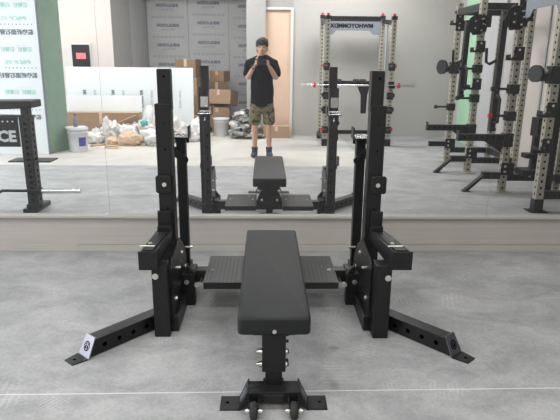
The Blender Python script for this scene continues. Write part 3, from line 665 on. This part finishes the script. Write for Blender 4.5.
B().tube([(-2.8, 2.84, .12), (-2.6, 2.84, .14), (-2.5, 2.84, .205), (-2.1, 2.84, .205)], .014).build('bar', 'black', lm)
B().cyl((-2.14, 2.84, .205), (-1.76, 2.84, .205), .024).build('sleeve', 'chrome', lm)['label'] = 'polished metal sleeve'
B().cyl((-2.17, 2.84, .205), (-2.13, 2.84, .205), .038).build('collar', 'plastic', lm)

# ------------------------------------------------------------------ printed partition at the far left
P1, P2 = Vector((-3.33, -.43, 0)), Vector((-3.17, -.90, 0)); lean = Vector((.02, 0, 0))
q0 = [Vector((-6.0, -.43, 0)), P1, P2, Vector((-6.0, -.90, 0))]; T = 3.2
tz = Vector((0, 0, T))
b = B().hexa(q0, [q0[0]+tz, P1+lean*T/2.2+tz, P2+lean*T/2.2+tz, q0[3]+tz], 0)
b.m[-6:] = [0, 0, 0, 1, 0, 0]       # the end face shows the green edge
ed = [P1+Vector((.0, .004, 0)), P1+Vector((.02, .004, 0)), P1+Vector((.02, -.03, 0)), P1+Vector((0, -.03, 0))]
b.hexa(ed, [p+lean*T/2.2+tz for p in ed], 2)
for zz in [.56 + .61*k for k in range(5)]:
    xr = -3.37 + lean.x*zz/2.2
    for kx in range(2):
        xx = xr-.02-kx*1.25
        b.text('装饰纸面石膏板材', (xx, -.427, zz), (-1, 0, 0), (0, 0, 1), .080, 2, align='LEFT', bold=.003)
        b.text('. . . . . . . . .', (xx, -.427, zz+.14), (-1, 0, 0), (0, 0, 1), .11, 2, align='LEFT', bold=.002)
        b.text('绿色建材  环保', (xx-.08, -.427, zz+.19), (-1, 0, 0), (0, 0, 1), .06, 3, align='LEFT', bold=.002)
        b.text('石膏板  石膏板', (xx-.04, -.427, zz+.37), (-1, 0, 0), (0, 0, 1), .07, 3, align='LEFT', bold=.002)
        b.text('- - - - -', (xx-.12, -.427, zz+.44), (-1, 0, 0), (0, 0, 1), .05, 4, align='LEFT')
o = b.build('wall_partition', ['board_white', 'board_green', 'print_grey', 'print_green', 'print_faint'], fix=False)
bm = bmesh.new(); bm.from_mesh(o.data); bmesh.ops.recalc_face_normals(bm, faces=[f for f in bm.faces if f.material_index in (0, 1)]); bm.to_mesh(o.data); bm.free()
struct(o)
# control cabinet on the beige wall
cb = thing('control_cabinet', 'small dark control cabinet with a red display recessed in the beige wall', 'cabinet', (-3.55, -2.98, 1.25))
B().box((-3.80, -3.0, 1.2), (-3.34, -2.985, 1.72)).build('recess_frame', 'frame_white', cb)
B().box((-3.70, -2.985, 1.25), (-3.38, -2.93, 1.68)).build('body', 'plastic', cb, .004)
B().box((-3.62, -2.931, 1.42), (-3.44, -2.926, 1.53)).build('display', 'pink', cb)['label'] = 'glowing red display'

# ------------------------------------------------------------------ stored material behind: boards, cartons, bags
def leaning_board(name, label, x0, x1, y, z0, z1, m, tilt=.10, t=.03, prints=True):
    b = B().hexa([(x0, y, z0), (x1, y, z0), (x1, y-t, z0), (x0, y-t, z0)], [(x0, y-tilt, z1), (x1, y-tilt, z1), (x1, y-t-tilt, z1), (x0, y-t-tilt, z1)])
    if prints:
        n = Vector((0, -tilt, z1-z0)).normalized()
        for k in range(4):
            c = Vector((x0+.32+k*.52, y+.003, z0+.55*(z1-z0))); c.y -= tilt*.55
            b.text('GYPSUM', c, (0, n.y, n.z), (1, 0, 0), .085, 1, bold=.003)
            b.text('ooo ooo', c+Vector((.2, 0, 0)), (0, n.y, n.z), (1, 0, 0), .09, 2)
    return tag(b.build(name, [m, 'print_grey', 'print_faint'], fix=False), label, 'board')
leaning_board('plasterboard_sheet', 'long white printed plasterboard sheet standing on edge behind the plastic bags', -3.66, -1.34, -2.30, .02, 1.28, 'board_white')
leaning_board('foam_sheet', 'small blank white foam sheet in front of the long printed sheet', -3.62, -2.26, -2.16, .50, .78, 'white', .05, .02, False)
def carton(c, s, label, m='card', rz=0, tilt=0, group='cartons heaped by the alcove'):
    b = B().box((-s[0]/2, -s[1]/2, 0), (s[0]/2, s[1]/2, s[2]), 0)
    b.box((-s[0]/2-.001, -.03, s[2]), (s[0]/2+.001, .03, s[2]+.001), 1); b.box((-.03, s[1]/2, s[2]*.6), (.03, s[1]/2+.001, s[2]), 1)
    o = b.build('cardboard_box', [m, 'bagtan']); o.location = c; o.rotation_euler = (tilt, 0, rz)
    return tag(o, label, 'cardboard box', group)
carton((-2.94, -2.02, .0), (1.35, .22, .50), 'long flat brown carton lying under the white foam sheet', 'card2', 0)
# tall stack near the white sheet's end
for k in range(4):
    carton((-1.58, -3.55, .36*k), (.42, .42, .355), ['brown carton at the floor of the tall stack beside the alcove', 'second brown carton from the floor in the tall stack', 'third brown carton from the floor in the tall stack', 'brown carton on top of the tall stack'][k], 'card' if k % 2 else 'card2', .05*k)
for k, (c, s, rz, tl, lab, m) in enumerate([
    ((-1.00, -3.35, .0), (.55, .45, .28), .06, 0, 'wide brown carton on the floor at the foot of the short stack', 'card'),
    ((-1.00, -3.35, .282), (.50, .42, .22), -.10, 0, 'flat brown carton in the middle layer below the askew one', 'card2'),
    ((-.90, -3.37, .55), (.54, .38, .28), .35, .16, 'large brown carton lying askew on top of the short stack', 'card2'),
    ((-1.05, -4.05, .0), (.46, .38, .98), -.06, 0, 'tall narrow brown carton behind the short stack', 'card'),
    ((-.98, -4.05, .985), (.34, .28, .22), .45, 0, 'small brown carton perched on the tall narrow carton', 'card2'),
    ((-1.42, -4.1, .0), (.24, .30, .80), .0, 0, 'slim dark brown carton between the two stacks', 'card'),
    ((-1.50, -3.06, .0), (.30, .28, .34), .3, 0, 'small brown carton on the floor in front of the tall stack', 'card'),
]): carton(c, s, lab, m, rz, tl)
carton((.21, -2.56, 0), (.50, .34, .22), 'low brown carton on the floor before the pale birch door', 'card2', .03, 0, None)
def crumple(name, c, s, label, m, seed, cat, amp=.35, group=None, kind=None):
    bm = bmesh.new(); bmesh.ops.create_icosphere(bm, subdivisions=4, radius=1)
    for v in bm.verts:
        p = v.co.copy(); n = noise.noise(p*1.3+Vector((seed*3.1, seed, 0)))*.45 + abs(noise.noise(p*2.6+Vector((seed, 0, seed))))*.55 + abs(noise.noise(p*5.5+Vector((0, seed, seed))))*.28 - .2
        p = p*(1+amp*(n-.1)); p.z = max(p.z, -.55)
        v.co = Vector((p.x*s[0], p.y*s[1], (p.z+.55)*s[2]))
    me = bpy.data.meshes.new(name); bm.to_mesh(me); bm.free(); me.materials.append(M[m])
    for p in me.polygons: p.use_smooth = True
    o = bpy.data.objects.new(name, me); C.objects.link(o); o.location = c
    return tag(o, label, cat, group, kind)
bags = [((-2.96, -1.60), (.20, .16, .17), 'white crumpled plastic bag beside the labelled bucket'),
        ((-2.72, -1.66), (.17, .15, .27), 'tall white crumpled bag second from the labelled bucket'),
        ((-2.42, -1.72), (.24, .17, .22), 'white crumpled bag before the long flat carton'),
        ((-2.05, -1.78), (.25, .20, .36), 'tallest white crumpled plastic bag at the middle of the heap'),
        ((-1.86, -1.38), (.26, .17, .20), 'flattened white bag spilling onto the bare floor'),
        ((-1.62, -1.78), (.20, .18, .26), 'white crumpled bag behind the flattened one'),
        ((-1.28, -1.98), (.22, .18, .22), 'white crumpled bag under the end of the printed sheet'),
        ((-1.30, -2.12), (.15, .13, .12), 'small white crumpled bag before the cartons')]
for k, ((x, y), s, lab) in enumerate(bags): crumple('plastic_bag', (x, y, 0), s, lab, 'bag', k+2, 'plastic bag', 1.0, 'crumpled plastic bags on the floor')
crumple('paper_sack', (-2.32, -1.36, 0), (.22, .12, .15), 'tan torn paper sack lying among the white bags', 'bagtan', 21, 'sack', .8)
crumple('paper_sack', (-2.62, -1.40, 0), (.12, .09, .09), 'small tan paper sack between the labelled bucket and the torn sack', 'bagtan', 23, 'sack', .8)
crumple('cloth', (-2.12, -1.66, .30), (.08, .07, .07), 'small teal cloth on the tallest white bag', 'teal', 31, 'cloth', .4)
tag(B().beam((-2.62, -1.74, .33), (-2.30, -1.80, .47), .14, .012).build('cardboard_flap', 'card2'), 'loose tan cardboard flap leaning on the white bags', 'cardboard')
tag(B().beam((-1.95, -1.5, .36), (-1.55, -1.62, .22), .10, .012).build('cardboard_flap', 'bagtan'), 'loose pale cardboard strip lying on the flattened white bag', 'cardboard')
crumple('rubble', (-1.32, -2.60, 0), (.20, .2, .20), 'heap of pinkish scraps and dust beside the small carton', 'bagtan', 41, 'rubble', .6, None, 'stuff')
b = B()
random.seed(3)
for k in range(110):
    x = random.gauss(-.40, .15); y = random.gauss(-2.45, .12); z = random.uniform(0, .5)*max(0, 1-abs(x+.44)/.45)
    x = max(-.60, min(x, -.12)); y = max(y, -2.60)
    a, s_ = random.uniform(0, PI), random.uniform(.04, .11); u = Vector((math.cos(a), math.sin(a), random.uniform(-.4, .4))).normalized()
    b.beam(Vector((x, y, z+.04))-u*s_, Vector((x, y, z+.04))+u*s_, random.uniform(.04, .12), random.uniform(.02, .06), random.choice((0, 0, 0, 1)))
tag(b.build('rubble', ['rubble', 'bag']), 'loose heap of grey rubble and broken offcuts by the grey pier', 'rubble', None, 'stuff')
crumple('rubbish_sack', (-.34, -2.42, .36), (.13, .12, .12), 'dark knotted rubbish sack on the rubble heap', 'rubber', 51, 'sack', .4)
def bucket(c, r, h, label, lab_side=None):
    t = thing('bucket', label, 'bucket', c, 'white builders buckets')
    c = Vector(c)
    B().lathe(c, [(0, 0), (r*.86, 0), (r*.88, .01), (r*.98, h*.93), (r*1.04, h*.93), (r*1.05, h), (r*.97, h), (r*.95, h*.94), (r*.84, .02), (0, .02)], 0, 32).build('body', 'white', t)
    B().torus(c+Vector((0, 0, h*.82)), (0, 0, 1), r*.99, .006).build('rim', 'white', t)
    if lab_side is not None:
        a0 = lab_side; vs = []
        for k in range(7):
            a = a0+k*.14
            for z in (h*.25, h*.62):
                rr = r*(.88+.1*z/(h*.93))*1.006; vs.append(c+Vector((rr*math.cos(a), rr*math.sin(a), z)))
        B().add(vs, [(2*k, 2*k+2, 2*k+3, 2*k+1) for k in range(6)], 0).build('paper_label', 'blue', t, fix=False)
    return t
bucket((-2.98, -.76, 0), .155, .37, 'white bucket with a blue label beside the green board edge', .35)
bucket((-.86, -2.70, 0), .155, .34, 'plain white bucket before the heaped cartons')
bt = thing('bottle', 'small pale drink bottle standing on the rim of the labelled bucket', 'bottle', (-3.0, -.76, .386))
B().cyl((-3.0, -.76, .371), (-3.0, -.76, .384), .163, 0, 32).build('lid', 'white', bt)
B().lathe((-3.0, -.76, .384), [(0, 0), (.035, 0), (.035, .12), (.014, .16), (.014, .18), (0, .18)], 0, 16).build('body', 'grey_plate', bt)
B().lathe((-3.0, -.76, .56), [(0, 0), (.016, 0), (.016, .025), (0, .025)], 0, 12).build('cap', 'blue', bt)
tag(B().beam((-2.86, -.95, .05), (-2.62, -1.02, .07), .05, .03).beam((-2.64, -1.0, .035), (-2.42, -1.05, .04), .07, .03).build('wooden_offcut', 'wood'), 'short wooden offcut lying by the labelled bucket', 'offcut')

# ------------------------------------------------------------------ the person with the phone
ps = thing('person', 'person in black T-shirt and olive camouflage shorts holding a phone up in both hands', 'person', (-.055, -.32, 0))
def skin(nodes, edges, levels=2):
    me = bpy.data.meshes.new('s'); names = list(nodes); me.from_pydata([nodes[n][0] for n in names], [(names.index(a), names.index(b)) for a, b in edges], [])
    ob = bpy.data.objects.new('s', me); C.objects.link(ob)
    ob.modifiers.new('k', 'SKIN')
    for i, n in enumerate(names):
        r = nodes[n][1]; r = (r, r) if not isinstance(r, tuple) else r
        me.skin_vertices[0].data[i].radius = r; me.skin_vertices[0].data[i].use_root = (i == 0)
    s_ = ob.modifiers.new('s', 'SUBSURF'); s_.levels = levels; s_.render_levels = levels
    dg = bpy.context.evaluated_depsgraph_get(); res = bpy.data.meshes.new_from_object(ob.evaluated_get(dg))
    out = ([v.co.copy() for v in res.vertices], [tuple(p.vertices) for p in res.polygons])
    bpy.data.objects.remove(ob); return out
def ellipsoid(c, r, rot=None, n=20):
    bm = bmesh.new(); bmesh.ops.create_uvsphere(bm, u_segments=n, v_segments=n//2+4, radius=1)
    R_ = rot or Matrix.Identity(3)
    vs = [Vector(c) + R_ @ Vector((v.co.x*r[0], v.co.y*r[1], v.co.z*r[2])) for v in bm.verts]; fs = [tuple(v.index for v in f.verts) for f in bm.faces]
    bm.free(); return vs, fs
def fused(name, parts, m, parent, voxel=.006, smooth=3):
    b = B()
    for vs, fs in parts: b.add(vs, fs, 0, True)
    o = b.build(name, m, parent, fix=False)
    r = o.modifiers.new('fuse', 'REMESH'); r.mode = 'VOXEL'; r.voxel_size = voxel; r.use_smooth_shade = True
    s_ = o.modifiers.new('soft', 'SMOOTH'); s_.iterations = smooth; s_.factor = .5
    dg = bpy.context.evaluated_depsgraph_get(); res = bpy.data.meshes.new_from_object(o.evaluated_get(dg))
    o.modifiers.clear(); o.data = res; res.materials.clear(); res.materials.append(M[m])
    for p in res.polygons: p.use_smooth = True
    return o
px, py = -.055, -.34
def V(x, y, z): return (px+x, py+y, z)
# phone centre (camera lens sits at its end); hands close on both ends
PH = Vector((-.052, -.017, 1.405))
WL, WR = Vector((-.165, -.085, 1.350)), Vector((.045, -.085, 1.362))      # wrists (world)
body = {'pelvis': (V(0, 0, .92), (.15, .10)), 'waist': (V(0, 0, 1.08), (.135, .095)), 'chest': (V(0, -.005, 1.28), (.155, .11)), 'neck0': (V(0, 0, 1.445), (.075, .07)),
        'neck': (V(0, .015, 1.50), .056), 'head0': (V(0, .03, 1.545), .06)}
be = [('pelvis', 'waist'), ('waist', 'chest'), ('chest', 'neck0'), ('neck0', 'neck'), ('neck', 'head0')]
for s_, k in ((-1, 'l'), (1, 'r')):
    W = WL if s_ < 0 else WR
    el = Vector(V(s_*.210, .06, 1.165))
    body.update({k+'sh': (V(s_*.17, -.005, 1.40), .062), k+'el0': (V(s_*.195, .0, 1.30), .050), k+'el': (tuple(el), .042), k+'fa': (tuple(el.lerp(W, .45)), .037), k+'wr': (tuple(W-Vector((0, 0, .01))), .025),
                 k+'hip': (V(s_*.09, 0, .84), .092), k+'th': (V(s_*.10, .0, .66), .076), k+'kn': (V(s_*.105, .01, .48), .054), k+'ca': (V(s_*.108, -.012, .34), .053), k+'an': (V(s_*.11, -.02, .10), .034), k+'he': (V(s_*.112, -.02, .05), .036), k+'toe': (V(s_*.125, .12, .03), .03)})
    be += [('neck0', k+'sh'), (k+'sh', k+'el0'), (k+'el0', k+'el'), (k+'el', k+'fa'), (k+'fa', k+'wr'),
           ('pelvis', k+'hip'), (k+'hip', k+'th'), (k+'th', k+'kn'), (k+'kn', k+'ca'), (k+'ca', k+'an'), (k+'an', k+'he'), (k+'he', k+'toe')]
parts = [skin(body, be)]
hc = Vector(V(0, .035, 1.600))
parts.append(ellipsoid(hc+Vector((0, -.01, .02)), (.078, .098, .105))); parts.append(ellipsoid(hc+Vector((0, .018, -.04)), (.060, .072, .075)))
parts.append(ellipsoid(hc+Vector((0, .088, -.028)), (.030, .018, .018)))          # mouth area
parts.append(ellipsoid(hc+Vector((0, .095, -.005)), (.013, .018, .026)))           # nose
for s_ in (-1, 1):
    parts.append(ellipsoid(hc+Vector((s_*.079, -.012, -.005)), (.012, .022, .034)))   # ears
    parts.append(ellipsoid(hc+Vector((s_*.03, .078, .026)), (.022, .012, .008)))       # brows
# hands: palm and five fingers each, closed on the phone ends
for s_, W in ((-1, WL), (1, WR)):
    pc = W + Vector((-s_*-.012, .022, .035))
    pc = Vector((PH.x+s_*.072, -.045, PH.z-.022))
    fa = (pc-W).normalized()
    parts.append(skin({'w': (tuple(W), .022), 'p': (tuple(W.lerp(pc, .6)), (.034, .020)), 'q': (tuple(pc), (.036, .018))}, [('w', 'p'), ('p', 'q')], 2))
    for f in range(4):
        z0 = pc.z - .012 + f*.014; L_ = (.020, .026, .028, .024)[f]
        a = Vector((pc.x, pc.y, z0)); k1 = Vector((PH.x+s_*.094, -.030, z0+.004)); k2 = Vector((PH.x+s_*.094, -.012, z0+.006)); k3 = Vector((PH.x+s_*(.090-L_), -.003, z0+.006))
        parts.append(skin({'a': (tuple(a), .010), 'b': (tuple(k1), .0092), 'c': (tuple(k2), .0085), 'd': (tuple(k3 if f < 2 else k3+Vector((0, 0, .008))), .0072)}, [('a', 'b'), ('b', 'c'), ('c', 'd')], 2))
    parts.append(skin({'a': (tuple(pc+Vector((-s_*.008, 0, -.012))), .012), 'b': (tuple(Vector((PH.x+s_*.058, -.034, PH.z-.020))), .011), 'c': (tuple(Vector((PH.x+s_*.045, -.031, PH.z+.005))), .0085)}, [('a', 'b'), ('b', 'c')], 2))
fused('body', parts, 'skin', ps, .0045, 2)
# face details
for s_ in (-1, 1):
    vs, fs = ellipsoid(hc+Vector((s_*.03, .083, .012)), (.012, .006, .006)); B().add(vs, fs, 0, True).build('eye', 'hair', ps)
vs, fs = ellipsoid(hc+Vector((0, .1045, -.034)), (.020, .004, .005)); B().add(vs, fs, 0, True).build('mouth', mat('lips', (.35, .14, .12), .5), ps)
# hair: full top, short sides
hp = [ellipsoid(hc+Vector((0, -.015, .052)), (.092, .108, .088)), ellipsoid(hc+Vector((0, -.045, .0)), (.086, .085, .085)), ellipsoid(hc+Vector((.01, .015, .088)), (.082, .08, .058))]
for k in range(9):
    a = -1.2 + 2.4*k/8; hp.append(ellipsoid(hc+Vector((.066*math.sin(a), (.040+.036*math.cos(a)), .074+.012*math.sin(k*2.3))), (.02, .015, .022)))
o = fused('hair', hp, 'hair', ps, .006, 1)
for v in o.data.vertices: v.co += v.normal*(noise.noise(v.co*38)*.012+noise.noise(v.co*90)*.006)
# T-shirt
sh = {'c': (V(0, -.005, 1.26), (.185, .132)), 'b': (V(0, 0, 1.05), (.185, .135)), 'a': (V(0, 0, .80), (.195, .14)), 'a2': (V(0, 0, .735), (.195, .14)), 'n0': (V(0, -.005, 1.43), (.12, .088)), 'n': (V(0, .004, 1.50), (.078, .074)), 'n2': (V(0, .008, 1.53), (.07, .068))}
se = [('c', 'b'), ('b', 'a'), ('a', 'a2'), ('c', 'n0'), ('n0', 'n'), ('n', 'n2')]
for s_, k in ((-1, 'l'), (1, 'r')):
    sh.update({k+'1': (V(s_*.175, -.005, 1.385), .082), k+'2': (V(s_*.205, .01, 1.28), .076), k+'3': (V(s_*.222, .035, 1.17), .074)}); se += [('n0', k+'1'), (k+'1', k+'2'), (k+'2', k+'3')]
o = fused('t_shirt', [skin(sh, se)], 'shirt', ps, .008, 3)
for v in o.data.vertices:
    n = noise.noise(v.co*9)*.012; v.co += v.normal*n
# shorts
so = {'p': (V(0, 0, .88), (.165, .125)), 'p1': (V(0, 0, .80), (.15, .115))}
se = [('p', 'p1')]
for s_, k in ((-1, 'l'), (1, 'r')):
    so.update({k+'1': (V(s_*.095, 0, .72), .112), k+'2': (V(s_*.105, .0, .60), .102), k+'3': (V(s_*.112, .005, .455), .100)}); se += [('p1', k+'1'), (k+'1', k+'2'), (k+'2', k+'3')]
o = fused('shorts', [skin(so, se)], 'camo', ps, .008, 3)
for v in o.data.vertices: v.co += v.normal*noise.noise(v.co*12)*.010
for s_ in (-1, 1):
    B().cyl(V(s_*.11, -.02, .07), V(s_*.109, -.018, .145), .044, 0, 20, .050).build('sock', 'sock', ps)
    fused('shoe', [ellipsoid(V(s_*.112, -.02, .045), (.048, .075, .05)), ellipsoid(V(s_*.122, .075, .036), (.050, .11, .036)), ellipsoid(V(s_*.117, .02, .018), (.05, .15, .019))], 'shoe', ps, .007, 2)
B().torus(WL+Vector((-.012, -.012, -.02)), (WL-Vector(V(-.235, .06, 1.175))), .031, .006).build('wrist_band', 'hair', ps)
# phone
ph = thing('phone', 'black mobile phone held sideways in both hands of the person', 'phone', (PH.x, PH.y, PH.z-.038))
B().box((PH.x-.078, PH.y-.004, PH.z-.036), (PH.x+.078, PH.y+.004, PH.z+.036)).build('case', 'plastic', ph, .004)
b = B()
for dz in (-.012, .012): b.cyl((PH.x+.05, PH.y+.0035, PH.z+.015+dz), (PH.x+.05, PH.y+.006, PH.z+.015+dz), .007, 0, 16)
b.build('camera_lens', 'lens', ph)
